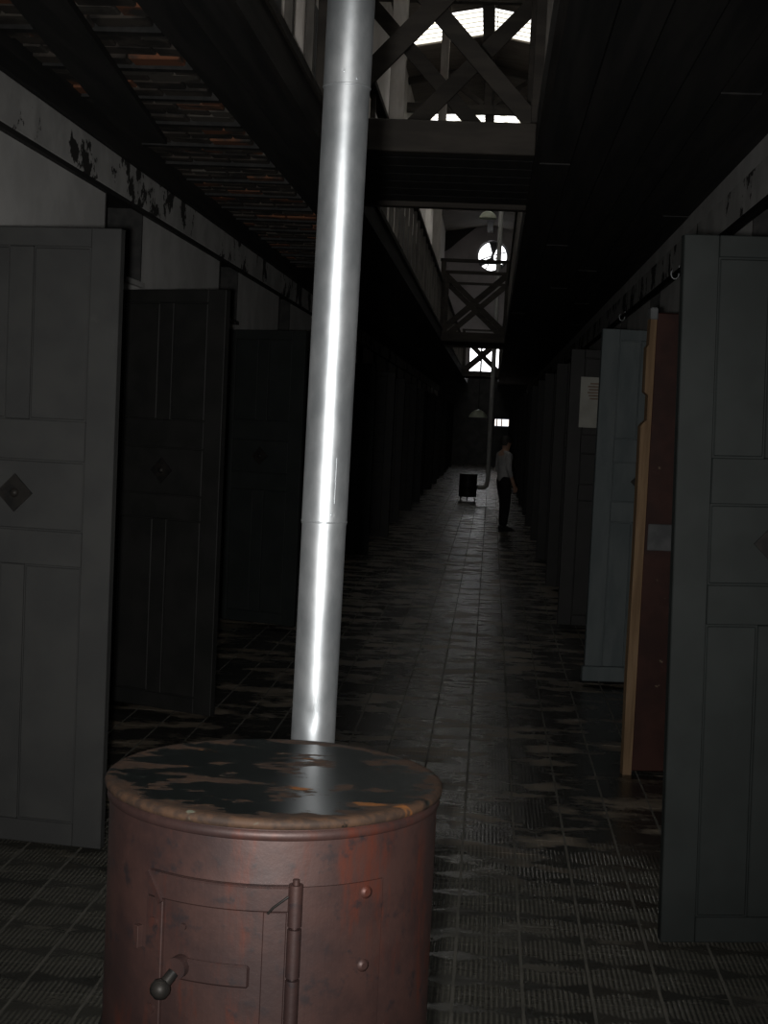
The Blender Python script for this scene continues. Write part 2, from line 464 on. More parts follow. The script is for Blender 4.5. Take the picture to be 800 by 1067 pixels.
for k in range(n):
    c_, s_ = math.cos(2 * PI * k / n), math.sin(2 * PI * k / n)
    q = 0.75 / max(abs(c_), abs(s_)); sq.append((RWX + q * c_, RWZ + q * s_))
vs = [(a, YE, b) for a, b in sq] + [(a, YE, b) for a, b in ring] + [(a, YE + 0.3, b) for a, b in ring] + [(a, YE + 0.3, b) for a, b in sq]
fs = []
for k in range(n):
    l = (k + 1) % n
    fs += [(k, l, n + l, n + k), (n + k, n + l, 2 * n + l, 2 * n + k), (2 * n + k, 2 * n + l, 3 * n + l, 3 * n + k)]
w.add(vs, fs)
we = obj('wall_end', w, M['end_paint'])
tag(we, 'far end wall of the hall with a round window high up', 'wall', kind='structure')
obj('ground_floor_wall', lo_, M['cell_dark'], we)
wn = obj('wall_near', MB().box(XL - 2.4, XR + 2.4, YN - 0.3, YN, 0, 9.7), M['plaster_up'])
tag(wn, 'plaster wall closing the hall behind the viewer', 'wall', kind='structure')

# round window: panes between broken-looking bars
w1 = thing('window_1', 'round bright window with dark bars high in the end wall', 'window', (RWX, YE + 0.14, RWZ), kind='structure')
disc = MB(); disc.prism([(RWR * math.cos(2 * PI * k / 48), RWR * math.sin(2 * PI * k / 48)) for k in range(48)], 1, 0.03, 0.06)
obj('tracery', disc, M['timber_black'], w1)
def wp_(pts): return [((x - 513) * 0.00629, (355 - y) * 0.00629) for x, y in pts]
for pts in (((415, 345), (420, 318), (440, 295), (485, 262), (507, 330), (500, 362), (440, 388), (418, 380)),
            ((520, 352), (540, 302), (578, 280), (604, 312), (609, 380), (572, 402), (526, 392)),
            ((445, 420), (470, 405), (540, 405), (535, 438), (490, 448), (455, 438))):
    obj('pane', MB().prism(wp_(pts), 1, 0.0, 0.028), M['pane_win'], w1)
fr = MB()
fr.tube([((RWR - 0.02) * math.cos(2 * PI * k / 48), 0, (RWR - 0.02) * math.sin(2 * PI * k / 48)) for k in range(49)], 0.035, 6, False)
obj('frame', fr, M['timber_black'], w1)
for p, q in (((415, 388), (508, 350)), ((560, 285), (562, 400)), ((525, 345), (608, 322)), ((468, 445), (490, 405)), ((525, 372), (560, 350))):
    (x0, z0), (x1, z1) = wp_((p, q))
    obj('glazing_bar', MB().bar((x0, -0.012, z0), (x1, -0.012, z1), 0.02, 0.045), M['timber_black'], w1)
# wide window at gallery level
w2 = thing('window_2', 'wide bright window at gallery level in the end wall', 'window', ((W2[0] + W2[1]) / 2, YE + 0.14, (W2[2] + W2[3]) / 2), kind='structure')
hw, hh = (W2[1] - W2[0]) / 2, (W2[3] - W2[2]) / 2
for k in range(3):
    a = -hw + k * 2 * hw / 3
    obj('pane', MB().box(a + 0.03, a + 2 * hw / 3 - 0.03, 0.02, 0.04, -hh + 0.03, hh - 0.03), M['pane_win'], w2)
for k in range(4): obj('mullion', MB().box(-hw + k * 2 * hw / 3 - 0.035, -hw + k * 2 * hw / 3 + 0.035, -0.03, 0.05, -hh, hh), M['timber_black'], w2)
for z in (-hh, hh): obj('frame_rail', MB().box(-hw, hw, -0.03, 0.05, z - 0.035, z + 0.035), M['timber_black'], w2)
# small window low at the end
w3 = thing('window_3', 'small warm lit window low at the far end of corridor', 'window', ((W3[0] + W3[1]) / 2, YE + 0.14, (W3[2] + W3[3]) / 2), kind='structure')
hw, hh = (W3[1] - W3[0]) / 2, (W3[3] - W3[2]) / 2
for a, b in ((-hw, -hw + 0.07), (-hw + 0.10, -hw + 0.26), (-hw + 0.29, hw)):
    obj('pane', MB().box(a + 0.005, b - 0.005, 0.02, 0.04, -hh + 0.015, hh - 0.015), M['pane_warm'], w3)
for a in (-hw + 0.085, -hw + 0.275): obj('mullion', MB().box(a - 0.02, a + 0.02, -0.02, 0.05, -hh, hh), M['timber_black'], w3)

# roof: boarded slopes with skylight bands
sky = [(1.7, 3.7), (10.7, 12.7), (19.7, 21.7), (28.75, 30.8), (37.6, 39.6), (44.2, 46.2), (50.3, 52.5)]  # last two bands are added out of view to brighten the end wall
rl, rr = XL - 0.5, XR + 0.5
def rz(x): return RZ - RK * abs(x - RX)
roof = MB()
y = YN - 0.3
for a, b in sky + [(YE + 0.3, None)]:
    for s in (rl, rr):
        roof.prism([(s, rz(s)), (RX, RZ), (RX, RZ + 0.12), (s, rz(s) + 0.12)], 1, y, a)
    y = b
ro = obj('ceiling', roof, M['roof_board'])
tag(ro, 'shallow boarded gable roof over the hall with daylight bands', 'ceiling', kind='structure')
obj('ridge_beam', MB().box(RX - 0.11, RX + 0.11, YN, YE, RZ - 0.30, RZ - 0.02), M['timber'], ro)
for k, (a, b) in enumerate(sky):
    s_ = thing('window_%d' % (k + 4), ['skylight band of pale sheets nearest above the viewer', 'second skylight band above the near bridge', 'third skylight band along the hall roof',
               'bright skylight band seen through the near bridge braces', 'skylight band just above the near bridge beam', 'added unseen sixth skylight band brightening the end wall', 'added unseen skylight band brightening the end wall beside it'][k], 'skylight', (RX, a, RZ), kind='structure')
    nst = 6; d = (b - a) / nst
    for sgn, e in ((-1, rl), (1, rr)):
        ex = e - RX; dz = -RK * abs(ex)
        for q in range(nst):
            obj('pane', MB().prism([(0, 0.04), (ex, dz + 0.04), (ex, dz + 0.06), (0, 0.06)], 1, q * d + 0.03, (q + 1) * d - 0.03), M['pane'], s_)
        for q in range(nst + 1):
            obj('rib', MB().prism([(0, 0.03), (ex, dz + 0.03), (ex, dz + 0.055), (0, 0.055)], 1, q * d - 0.055, q * d + 0.055), M['pane_rib'], s_)

# gallery floors
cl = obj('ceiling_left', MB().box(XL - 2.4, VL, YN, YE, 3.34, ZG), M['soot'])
tag(cl, 'sooty brick underside of the left gallery', 'ceiling', kind='structure')
SX = -1.44                                  # inner edge of the board soffit
bay = 0.65
brick_meshes = [MB().box(-0.118, 0.118, -0.069, 0.069, -0.03, 0.03).mesh('brick', M[k], 0.006) for k in ('brick_orange', 'brick_soot', 'brick_mortar')]
rng = random.Random(11)
y = 4.9
while y < 15.5:
    obj('joist', MB().box(XL, SX, y - 0.03, y + 0.03, 3.245, 3.345), M['timber_black'], cl)
    for r_ in range(4):
        yy = y + 0.03 + 0.59 * (r_ + 0.5) / 4
        zz = 3.290 + (0.006 if r_ in (1, 2) else 0.0)
        xoff = 0.0 if r_ % 2 else 0.1
        for q in range(4):
            xx = XL + 0.10 + q * 0.245 - xoff + 0.02
            if xx > SX + 0.05 or xx < XL + 0.0: continue
            kind = rng.choices((0, 1, 2), (0.22, 0.58, 0.2))[0]
            b = obj('brick', brick_meshes[kind], parent=cl)
            b.location = (xx, yy, zz + rng.uniform(-0.005, 0.004))
            b.rotation_euler = (rng.uniform(-.02, .02), rng.uniform(-.02, .02), rng.uniform(-.02, .02))
    y += bay
for k in range(2):                          # soffit boards and the rim
    for q in range(8):
        a = YN + q * 8.0
        obj('soffit_board', MB().box(SX + k * 0.186, SX + k * 0.186 + 0.18, a, min(a + 7.99, YE), 3.25 - 0.004 * k, 3.34), M['timber_black'], cl)
for q in range(8):
    a = YN + q * 8.0
    obj('rim_board', MB().box(VL - 0.005, VL + 0.03, a, min(a + 7.99, YE), 3.24, 3.46), M['timber_long'], cl)
obj('edge_bead', MB().box(VL + 0.02, VL + 0.045, YN, YE, 3.43, 3.475), M['timber'], cl)
cr = obj('ceiling_right', MB().box(VR, XR + 2.4, YN, YE, 3.34, ZG), M['timber_black'])
tag(cr, 'black boarded underside of the right gallery', 'ceiling', kind='structure')
for k in range(6):
    wdt = (XR - VR) / 6
    for q in range(11):
        a = YN + q * 6.0 - (k % 3) * 2
        a0, a1 = max(a, YN), min(a + 5.99, YE)
        if a1 - a0 < 0.3: continue
        obj('plank', MB().box(VR + k * wdt + 0.003, VR + (k + 1) * wdt - 0.003, a0, a1, 3.25 + 0.006 * ((k + q) % 2), 3.34), M['timber_black'], cr)
obj('rim_board', MB().box(VR - 0.03, VR + 0.005, YN, YE, 3.24, 3.46), M['timber_long'], cr)

# plaster ledges below the galleries
def ledge(name, xa, xb, label):
    o = obj(name, MB().box(xa, xb, YN, YE, 2.90, 3.11), M['ledge'], bevel=0.006)
    tag(o, label, 'ledge', kind='structure')
    return o
ledge('trim_1', XL - 0.01, XL + 0.035, 'pale peeling plaster ledge along the left wall')
ledge('trim_2', XR - 0.035, XR + 0.01, 'pale peeling plaster ledge along the right wall')
wp = MB(); wp.box(XL, XL + 0.06, YN, YE, 3.11, 3.34)  # dark strip standing in for the shade above the left ledge
obj('ledge_shade_strip', wp, M['timber_black'], bpy.data.objects['ceiling_left'])
obj('ledge_dark_line', MB().box(XL, XL + 0.03, YN, YE, 2.875, 2.90), M['timber_black'], bpy.data.objects['wall_left'])  # thin strip drawing the dark line below the left ledge
# transom sills
for a, b in left_open: obj('transom_sill', MB().box(XL - 0.1, XL + 0.03, a, b, 2.43, 2.46), M['ledge'], bpy.data.objects['wall_left'])

# ---------------------------------------------------------------- cell doors
def door_parts(w_, paint, detail=True):
    """leaf hung on the origin, width along +x, thickness along y"""
    root = thing('door', '', 'door')
    T, P = 0.022, 0.013
    st = 0.115
    pw = (w_ - 3 * st) / 2 + 0.01
    mt = w_ - 2 * st - 2 * pw
    Z = [0.03, 0.115, 1.09, 1.22, 1.485, 1.635, 2.28, DOOR_H]
    m = M[paint]
    for a, b in ((0, st), (w_ - st, w_)): obj('stile', MB().box(a, b, -T, T, Z[0], Z[7]), m, root, 0.003)
    for a, b in ((0, 1), (2, 3), (4, 5), (6, 7)): obj('rail', MB().box(st + .001, w_ - st - .001, -T, T, Z[a], Z[b]), m, root, 0.003)
    for a, b in ((1, 2), (5, 6)):
        obj('muntin', MB().box(st + pw, st + pw + mt, -T, T, Z[a] + .001, Z[b] - .001), m, root, 0.003)
        for x in (st, st + pw + mt):
            obj('panel', MB().box(x - 0.0, x + pw, -P, P, Z[a], Z[b]), m, root)
            obj('bead', MB().box(x + 0.005, x + pw - 0.005, -P - .005, P + .005, Z[a] + 0.005, Z[b] - 0.005), m, root, 0.004)
    obj('panel', MB().box(st, w_ - st, -P, P, Z[3], Z[4]), m, root)
    obj('bead', MB().box(st + 0.005, w_ - st - 0.005, -P - .005, P + .005, Z[3] + 0.005, Z[4] - 0.005), m, root, 0.004)
    zc = (Z[3] + Z[4]) / 2 + 0.005
    cx = w_ / 2
    hatch = obj('spyhole_plate', MB().prism([(cx - .072, zc), (cx, zc - .072), (cx + .072, zc), (cx, zc + .072)], 1, -P - .011, P + .011), M['iron'], root)
    pv = MB().lathe([(0.018, 0), (0.014, 0.010), (0.001, 0.012)], 12)
    pv.v = [(cx + x, -P - .011 - z, zc + y) for x, y, z in pv.v]
    obj('peephole_cover', pv, M['iron'], hatch)
    for z in (0.35, 1.2, 2.05):
        obj('hinge', MB().tube([(-0.012, T * 0.6, z - 0.06), (-0.012, T * 0.6, z + 0.06)], 0.012, 8).box(-0.012, 0.05, T * 0.6, T + 0.004, z - 0.045, z + 0.045), M['iron'], root)
    return root
ordn = ['first', 'second', 'third', 'fourth', 'fifth', 'sixth', 'seventh', 'eighth', 'ninth', 'tenth', 'eleventh', 'twelfth', 'thirteenth', 'fourteenth', 'fifteenth', 'sixteenth', 'seventeenth', 'eighteenth']
protos = {}
door_no = [0]
def place_door(paint, w_, hinge, edge, label, tilt=0.0, group='cell doors standing open into the corridor'):
    key = (paint, w_)
    if key not in protos: protos[key] = d = door_parts(w_, paint)
    else: d = copy_tree(protos[key])
    door_no[0] += 1
    d.name = 'door_%d' % door_no[0]
    tag(d, label, 'door', group, 'structure')
    ang = math.atan2(edge[1] - hinge[1], edge[0] - hinge[0])
    d.location = (hinge[0], hinge[1], 0)
    d.rotation_euler = (0, tilt, ang)
    return d
rng = random.Random(5)
HX = XL + 0.045
for k, h in enumerate(left_hinges):
    if k == 0: place_door('charcoal', 0.78, (HX - 0.005, 5.55), (-1.38, 5.45), 'charcoal panelled cell door nearest on the left, behind the stove')
    elif k == 1: place_door('black_paint', 0.78, (HX, 8.30), (-1.40, 7.96), 'black panelled cell door, second from the front on the left')
    elif k == 2: place_door('slate', 0.74, (HX, 11.85), (-1.46, 11.58), 'dark slate cell door left of the stove pipe, third on the left')
    else:
        a = rng.uniform(-0.30, 0.05)
        place_door('black_paint' if k > 4 else 'slate', 0.74 if (k <= 4 or k % 3 == 0) else 0.78, (HX, h), (HX + math.cos(a), h + math.sin(a)),
                   '%s dark cell door along the left row, far down the corridor' % ordn[k])
HXR = XR - 0.045
dr = place_door('slate', 0.67, (HXR, 4.98), (0.65, 4.90), 'tall slate cell door nearest on the right, cut by the frame', tilt=0.024)
for k, h in enumerate(right_hinges):
    if k < 2: continue
    if k == 2: d3 = place_door('bluegrey', 0.62, (HXR, 9.95), (0.70, 9.86), 'blue grey cell door behind the maroon door, right side')
    else:
        a = rng.uniform(-0.1, 0.15)
        d_ = place_door('black_paint', 0.67 if k % 2 else 0.66, (HXR, h), (HXR - math.cos(a), h - math.sin(a)),
                        '%s dark cell door along the right row, far down the corridor' % ordn[k])
        if k == 3: d4 = d_
obj('kick_board', MB().box(0.3, 0.64, -0.005, 0.055, 0.03, 0.13), M['bluegrey'], d3, 0.006)

# maroon door with its raw wooden edge
mr = thing('door_%d' % (door_no[0] + 1), 'dark maroon door with raw splintered wooden edge, right side', 'door', (HXR, 7.44, 0), math.atan2(7.34 - 7.44, 0.725 - HXR), 'cell doors standing open into the corridor', 'structure')
W_ = math.hypot(HXR - 0.725, 0.10)
obj('leaf', MB().box(0.0, W_ - 0.045, -0.024, 0.024, 0.02, 2.27), M['maroon'], mr, 0.004)
edge_prof = [(W_ - 0.045, 0.0), (W_ - 0.002, 0.0), (W_ + 0.004, 0.5), (W_ + 0.002, 1.05), (W_ + 0.006, 1.72), (W_ - 0.006, 1.735), (W_ - 0.022, 1.75), (W_ - 0.022, 1.87), (W_ - 0.004, 1.885), (W_ - 0.002, 2.10), (W_ - 0.012, 2.115), (W_ - 0.014, 2.24), (W_ - 0.045, 2.25)]
obj('raw_edge', MB().prism(edge_prof, 1, -0.026, 0.026), M['rawwood'], mr)
obj('corner_block', MB().box(W_ - 0.05, W_ - 0.012, -0.034, 0.03, 2.235, 2.295), M['galv_dull'], mr, 0.006)
obj('top_rail', MB().box(0.05, W_ - 0.05, -0.034, -0.02, 2.17, 2.275), M['maroon'], mr, 0.004)
obj('strap', MB().box(0.0, W_ - 0.06, -0.030, 0.030, 1.115, 1.245), M['strap'], mr, 0.003)
obj('bottom_rail', MB().box(0.0, W_ - 0.06, -0.036, -0.02, 0.02, 0.135), M['maroon'], mr, 0.008)
obj('inner_stile', MB().box(W_ - 0.20, W_ - 0.175, -0.030, -0.02, 0.135, 1.115), M['maroon'], mr, 0.003)
for zz in (0.4, 1.2, 1.95): obj('hinge', MB().tube([(-0.01, 0.015, zz - 0.06), (-0.01, 0.015, zz + 0.06)], 0.012, 8), M['iron'], mr)
door_no[0] += 1

# notice on the next door
nt_ = thing('notice_sheet', 'pale notice sheet pinned to a dark door on the right', 'notice')
nt_.location = (0.845, 12.52, 1.70); nt_.rotation_euler = (0, 0, 0)
obj('sheet', MB().box(-0.12, 0.16, -0.006, 0.0, 0.0, 0.42), M['paper'], nt_)
for k, (z, a, b) in enumerate(((0.36, -0.04, 0.06), (0.335, -0.06, 0.08), (0.31, -0.05, 0.07), (0.285, -0.06, 0.06), (0.26, -0.05, 0.08), (0.235, -0.04, 0.05))):
    obj('print_line', MB().box(a, b, -0.0075, -0.006, z, z + 0.012), M['print'], nt_)

# ---------------------------------------------------------------- stove
def make_stove(label, loc, full=True):
    global M
    keep = M
    if not full:
        M = dict(M); M['rust'] = M['lid'] = M['iron']
    R, ZT = 0.32, 1.0
    t = thing('drum_stove', label, 'stove', loc)
    RB = 0.314
    obj('drum', MB().lathe([(0.0, 0.14), (RB, 0.14), (RB + 0.004, 0.15), (RB, 0.17), (RB, 0.50), (RB + 0.005, 0.51), (RB, 0.52), (RB, 0.96), (RB - 0.002, 0.975), (RB - 0.006, 0.980)], 96), M['rust'], t)
    obj('lid', MB().lathe([(R - 0.002, 0.981), (R + 0.003, 0.984), (R + 0.004, 0.991), (R + 0.001, 0.997), (R - 0.005, 1.0), (R - 0.016, 1.0005), (R - 0.03, 0.999), (0.15, 0.9995), (0.0, 1.0)], 96), M['lid'], t)
    obj('rim_seam', MB().lathe([(RB, 0.960), (RB + 0.005, 0.964), (RB + 0.004, 0.974), (RB, 0.978)], 96), M['rust'], t)
    for k in range(3):
        a = 2 * PI * k / 3 + 0.5
        obj('leg', MB().tube([(0.26 * math.cos(a), 0.26 * math.sin(a), 0.145), (0.29 * math.cos(a), 0.29 * math.sin(a), 0.0)], 0.022, 10), M['iron'], t)
    def patch(a0, a1, z0, z1, th, off=0.0, nn=24, cut=None):
        """a curved plate on the drum; angles in radians from the front"""
        mb = MB(); vs = []; fs = []
        for i in range(nn + 1):
            a = a0 + (a1 - a0) * i / nn
            for r in (RB + off, RB + off + th):
                for z in (z0, z1): vs.append((r * math.sin(a), -r * math.cos(a), z))
        for i in range(nn):
            p, q = i * 4, (i + 1) * 4
            fs += [(p + 2, q + 2, q + 3, p + 3), (p, p + 1, q + 1, q), (p + 1, p + 3, q + 3, q + 1), (p, q, q + 2, p + 2)]
        fs += [(0, 2, 3, 1), (nn * 4, nn * 4 + 1, nn * 4 + 3, nn * 4 + 2)]
        return mb.add(vs, fs, False)
    M = keep
    if not full: return t
    DZ = 0.885                                           # top of the firebox door
    d = obj('firebox_door', patch(-0.58, 0.235, 0.36, DZ, 0.006, 0.004), M['rust'], t)
    # raised outer margin of the door: flanged sheet with a folded corner
    obj('door_flange', patch(-0.58, 0.235, DZ - 0.045, DZ, 0.010, 0.008), M['rust'], d, 0.003)
    obj('door_flange', patch(-0.58, -0.465, 0.36, DZ - 0.046, 0.010, 0.008), M['rust'], d, 0.003)
    def on(a, z, r=0.0): return ((RB + r) * math.sin(a), -(RB + r) * math.cos(a), z)
    obj('folded_corner', MB().bar(on(-0.58, DZ - 0.002, 0.018), on(-0.47, DZ - 0.050, 0.021), 0.006, 0.010), M['rust'], d)
    obj('door_flange', patch(0.10, 0.225, 0.36, DZ - 0.046, 0.006, 0.008), M['rust'], d, 0.003)
    obj('wire', MB().tube([on(0.125, DZ - 0.045, 0.022), on(0.15, DZ - 0.032, 0.03), on(0.225, DZ - 0.014, 0.026)], 0.0022, 6), M['iron'], d)
    obj('handle_bar', patch(-0.35, 0.04, 0.705, 0.745, 0.010, 0.010), M['rust'], d, 0.004)
    hub = obj('latch_boss', MB().tube([on(-0.34, 0.730, 0.012), on(-0.34, 0.730, 0.034)], 0.019, 18), M['rust'], d)
    p0, p1 = Vector(on(-0.345, 0.724, 0.036)), Vector(on(-0.375, 0.700, 0.060))
    obj('latch_lever', MB().tube([p0, p0.lerp(p1, 0.5), p1], 0.010, 12), M['iron'], hub)
    kb = MB().lathe([(0.0, 0.018), (0.010, 0.0155), (0.0165, 0.007), (0.018, 0.0), (0.0165, -0.007), (0.010, -0.0155), (0.0, -0.018)], 20)
    kb.v = [(p1.x + x, p1.y + y, p1.z + z) for x, y, z in kb.v]
    obj('knob', kb, M['iron'], hub)
    for k, (a, z) in enumerate(((-0.525, 0.795), (-0.525, 0.640), (-0.33, 0.80))):
        rv = MB().tube([on(a, z, 0.016), on(a, z, 0.021)], 0.010 if k < 2 else 0.006, 12)
        obj('rivet', rv, M['rust'], d)
    obj('catch', patch(-0.70, -0.66, 0.735, 0.775, 0.012, 0.0), M['rust'], t, 0.004)
    # hinge side
    obj('hinge_plate', patch(0.30, 0.80, 0.36, DZ - 0.004, 0.004, 0.003), M['rust'], t)
    for z0, z1 in ((0.815, 0.890), (0.725, 0.812), (0.635, 0.722), (0.545, 0.632), (0.455, 0.542)):
        obj('hinge_knuckle', MB().tube([on(0.268, z0, 0.012), on(0.268, z1 - 0.002, 0.012)], 0.0125, 16), M['rust'], t)
    obj('hinge_pin', MB().tube([on(0.268, 0.43, 0.012), on(0.268, 0.897, 0.012)], 0.006, 10), M['rust'], t)
    for z in (0.862, 0.730, 0.600):
        rv = MB().tube([on(0.685, z, 0.004), on(0.685, z, 0.009), on(0.685, z, 0.012)], 0.014, 14, True, (0.0125, 0.0115, 0.006))
        obj('rivet', rv, M['rust'], t)
    # flue collar at the back
    obj('flue_elbow', MB().tube([(0.018, 0.30, 0.47), (0.018, 0.36, 0.47), (0.018, 0.405, 0.482), (0.018, 0.43, 0.52), (0.018, 0.433, 0.594)], 0.052, 24), M['galv'], t)
    return t
make_stove('rusty red brown drum stove with flaking black lid in foreground', (-0.3816, 2.817, 0.004))

# its flue: galvanised lengths sleeved into each other
fp = thing('stove_pipe', 'shiny galvanised stove pipe rising behind the rusty drum stove', 'pipe', (-0.3635, 3.25, 0.60))
lean = (-0.34629 + 0.36035) / 1.6018
def pipe_len(name, z0, z1, r, dent=False):
    mb = MB()
    zs = [z0 + (z1 - z0) * i / 40 for i in range(41)]
    n_ = 64
    vs = []; fs = []
    for z in zs:
        for k in range(n_):
            t = 2 * PI * k / n_
            rr = r
            if dent:
                dz_, da = (z - 0.435) / 0.028, (t - 1.5 * PI + 0.15) / 0.42
                q = dz_ * dz_ + da * da
                if z < 0.435: q = (dz_ * 2.2) ** 2 + da * da
                rr -= 0.0045 * math.exp(-q)
            vs.append((rr * math.cos(t) + lean * z, rr * math.sin(t), z))
    for i in range(40):
        for k in range(n_):
            fs.append((i * n_ + k, i * n_ + (k + 1) % n_, (i + 1) * n_ + (k + 1) % n_, (i + 1) * n_ + k))
    mb.add(vs, fs, True)
    mb.add([(r * 0.9 * math.cos(2 * PI * k / n_) + lean * z1, r * 0.9 * math.sin(2 * PI * k / n_), z1) for k in range(n_)] + vs[-n_:], [tuple(list((k, (k + 1) % n_, n_ + (k + 1) % n_, n_ + k))) for k in range(n_)])
    return obj(name, mb, M['galv'], fp)
PR = 0.0487
pipe_len('pipe_section', 0.0, 0.868, PR, True)
pipe_len('pipe_section', 0.862, 1.812, PR + 0.0012)
pipe_len('pipe_section', 1.806, 3.2, PR + 0.0026)
pipe_len('pipe_section', 3.19, 5.2, PR + 0.0012)
pipe_len('pipe_section', 5.19, 8.9, PR)
for zz, r in ((0.868, PR + 0.0005), (1.808, PR + 0.0018)):
    mb = MB().tube([(r * math.cos(2 * PI * k / 48) + lean * zz, r * math.sin(2 * PI * k / 48), zz) for k in range(49)], 0.0022, 8, False)
    obj('seam_bead', mb, M['galv'], fp)
for zz, a, r in ((0.885, -1.10, PR + 0.001), (1.835, -1.65, PR + 0.002), (1.82, -1.0, PR + 0.002)):
    p = Vector((r * math.cos(a) + lean * zz, r * math.sin(a), zz)); d_ = Vector((math.cos(a), math.sin(a), 0))
    obj('screw', MB().tube([p, p + d_ * 0.003], 0.004, 10), M['galv'], fp)
s0 = [Vector(((PR + 0.0015) * math.cos(-1.05) + lean * z, (PR + 0.0015) * math.sin(-1.05), z)) for z in (0.91, 0.96, 1.01)]
obj('scratch_seam', MB().tube(s0, 0.0008, 6), M['galv'], fp)

# far stove with its own flue
fs_ = make_stove('small dark far drum stove on the floor down the corridor', (-0.44, 32.3, 0.004), False)
fs_.scale = (0.62, 0.62, 0.58)
fp2 = thing('stove_pipe', 'thin pale stove pipe rising far down the hall', 'pipe', (-0.02, 32.40, 0.30))
obj('pipe_section', MB().tube([(-0.218, -0.05, 0.0), (-0.08, -0.01, 0.0), (-0.02, 0, 0.04), (0, 0, 0.15), (0, 0, 3.65)], 0.05, 20), M['pale_pipe'], fp2)
obj('pipe_section', MB().tube([(0, 0, 3.63), (0, 0, 6.55), (0.02, 0, 6.67), (0.10, 0, 6.75), (0.2, 0, 6.77), (1.366, 0, 6.77)], 0.052, 20), M['pale_pipe'], fp2)

# ---------------------------------------------------------------- bridges across the void
def bridge(ya, yb, label, tall):
    t = thing('bridge', label, 'bridge', ((VL + VR) / 2, ya, 3.22), group='timber bridges across the void')
    hw = (VR - VL) / 2
    for k in range(7):
        d = (yb - ya - 0.1) / 7
        obj('deck_board', MB().box(-hw + 0.032, hw - 0.032, 0.05 + k * d + .004, 0.05 + (k + 1) * d - .004, 0.03, 0.17), M['timber_black'], t)
    for yy in (0.0, yb - ya):
        b = obj('edge_beam', MB().box(-hw + 0.032, hw - 0.032, yy - 0.05, yy + 0.05, -0.005, 0.175), M['timber'], t, 0.005)
        lo, hi = (0.19, 1.44) if tall else (0.21, 1.27)
        x0, x1 = -hw + 0.02, hw - 0.02
        for x in (x0, x1): obj('post', MB().box(x - 0.045 if x < 0 else x - 0.045, x + 0.045, yy - 0.045, yy + 0.045, 0.18, 1.50), M['timber'], t, 0.004)
        obj('brace', MB().bar((x0 + 0.03, yy - 0.012, lo), (x1 - 0.03, yy - 0.012, hi), 0.03, 0.115), M['timber'], t)
        obj('brace', MB().bar((x0 + 0.03, yy + 0.022, hi), (x1 - 0.03, yy + 0.022, lo), 0.03, 0.10), M['timber'], t)
        if not tall: obj('rail', MB().box(x0 + 0.046, x1 - 0.046, yy - 0.03, yy + 0.03, 1.27, 1.32), M['timber'], t, 0.004)
        obj('rail', MB().box(x0 - 0.06, x1 + 0.06, yy - 0.045, yy + 0.045, 1.49, 1.55), M['timber'], t, 0.004)
    return t
BR = [(8.58, 10.75, 'timber bridge with crossed braces nearest, right of the pipe'), (28.4, 30.6, 'second timber bridge with crossed braces, halfway down the hall'), (49.5, 51.8, 'farthest small timber bridge before the end windows')]
for a, b, l in BR: bridge(a, b, l, a < 10)

# gallery railings between the bridges
bal_mesh = MB().box(-0.02, 0.02, -0.03, 0.03, 0.0, 0.82).mesh('baluster', M['baluster'])
def railing(x, a, b, label):
    t = thing('gallery_railing', label, 'railing', (x, a, ZG + 0.02), group='gallery railings')
    obj('handrail', MB().box(-0.04, 0.04, 0, b - a, 0.82, 0.88), M['timber'], t, 0.005)
    obj('bottom_rail', MB().box(-0.025, 0.025, 0, b - a, 0.0, 0.05), M['timber'], t)
    n_ = int((b - a) / 0.8)
    for k in range(n_):
        c = obj('baluster', bal_mesh, parent=t); c.location = (0, (k + 0.5) * (b - a) / n_, 0.0)
segs = [(2.0, 8.50), (10.85, 28.3), (30.7, 49.4)]
for k, (a, b) in enumerate(segs):
    railing(VL - 0.005, a, b, ['left gallery railing in front of the nearest bridge', 'left gallery railing between the nearest and middle bridges', 'left gallery railing beyond the middle bridge'][k])
    railing(VR + 0.005, a, b, ['right gallery railing in front of the nearest bridge', 'right gallery railing between the nearest and middle bridges', 'right gallery railing beyond the middle bridge'][k])

# white posts standing on the left gallery
for yy, x0, x1, l in ((8.30, -1.26, -1.13, 'white painted gallery post just left of the shiny pipe'), (17.0, -1.33, -1.16, 'white rust streaked gallery post behind the nearest bridge'), (28.0, -1.27, -1.12, 'slim pale gallery post at the middle bridge')):
    p = thing('gallery_post', l, 'post', ((x0 + x1) / 2, yy, ZG), group='white posts on the left gallery')
    hw = (x1 - x0) / 2
    top = rz((x0 + x1) / 2) - ZG
    obj('shaft', MB().box(-hw, hw, -0.07, 0.07, 0.0, top), M['white_post'], p, 0.008)
    obj('foot', MB().box(-hw - 0.02, hw + 0.02, -0.09, 0.09, 0, 0.12), M['white_post'], p, 0.006)

# roof trusses
for k, yy in enumerate((6.0, 15.5, 24.5, 33.2, 42.2, 48.0)):
    t = thing('roof_truss', ['first', 'second', 'third', 'fourth', 'fifth', 'sixth'][k] + ' dark timber roof truss along the hall', 'truss', (RX, yy, 8.45), group='roof trusses')
    a, b = XL - RX, XR - RX
    obj('tie_beam', MB().box(a, b, -0.08, 0.08, 0.0, 0.2), M['timber'], t)
    obj('king_post', MB().box(-0.08, 0.08, -0.07, 0.07, 0.2, RZ - 8.45 - 0.3), M['timber'], t)
    for e in (a, b):
        obj('rafter', MB().bar((e, 0, 0.55 + 0.12), (0, 0, RZ - 8.45 - 0.09), 0.12, 0.14), M['timber'], t)
        obj('strut', MB().bar((e * 0.55, 0, 0.80), (0.1 if e > 0 else -0.1, 0, 0.22), 0.08, 0.1), M['timber'], t)
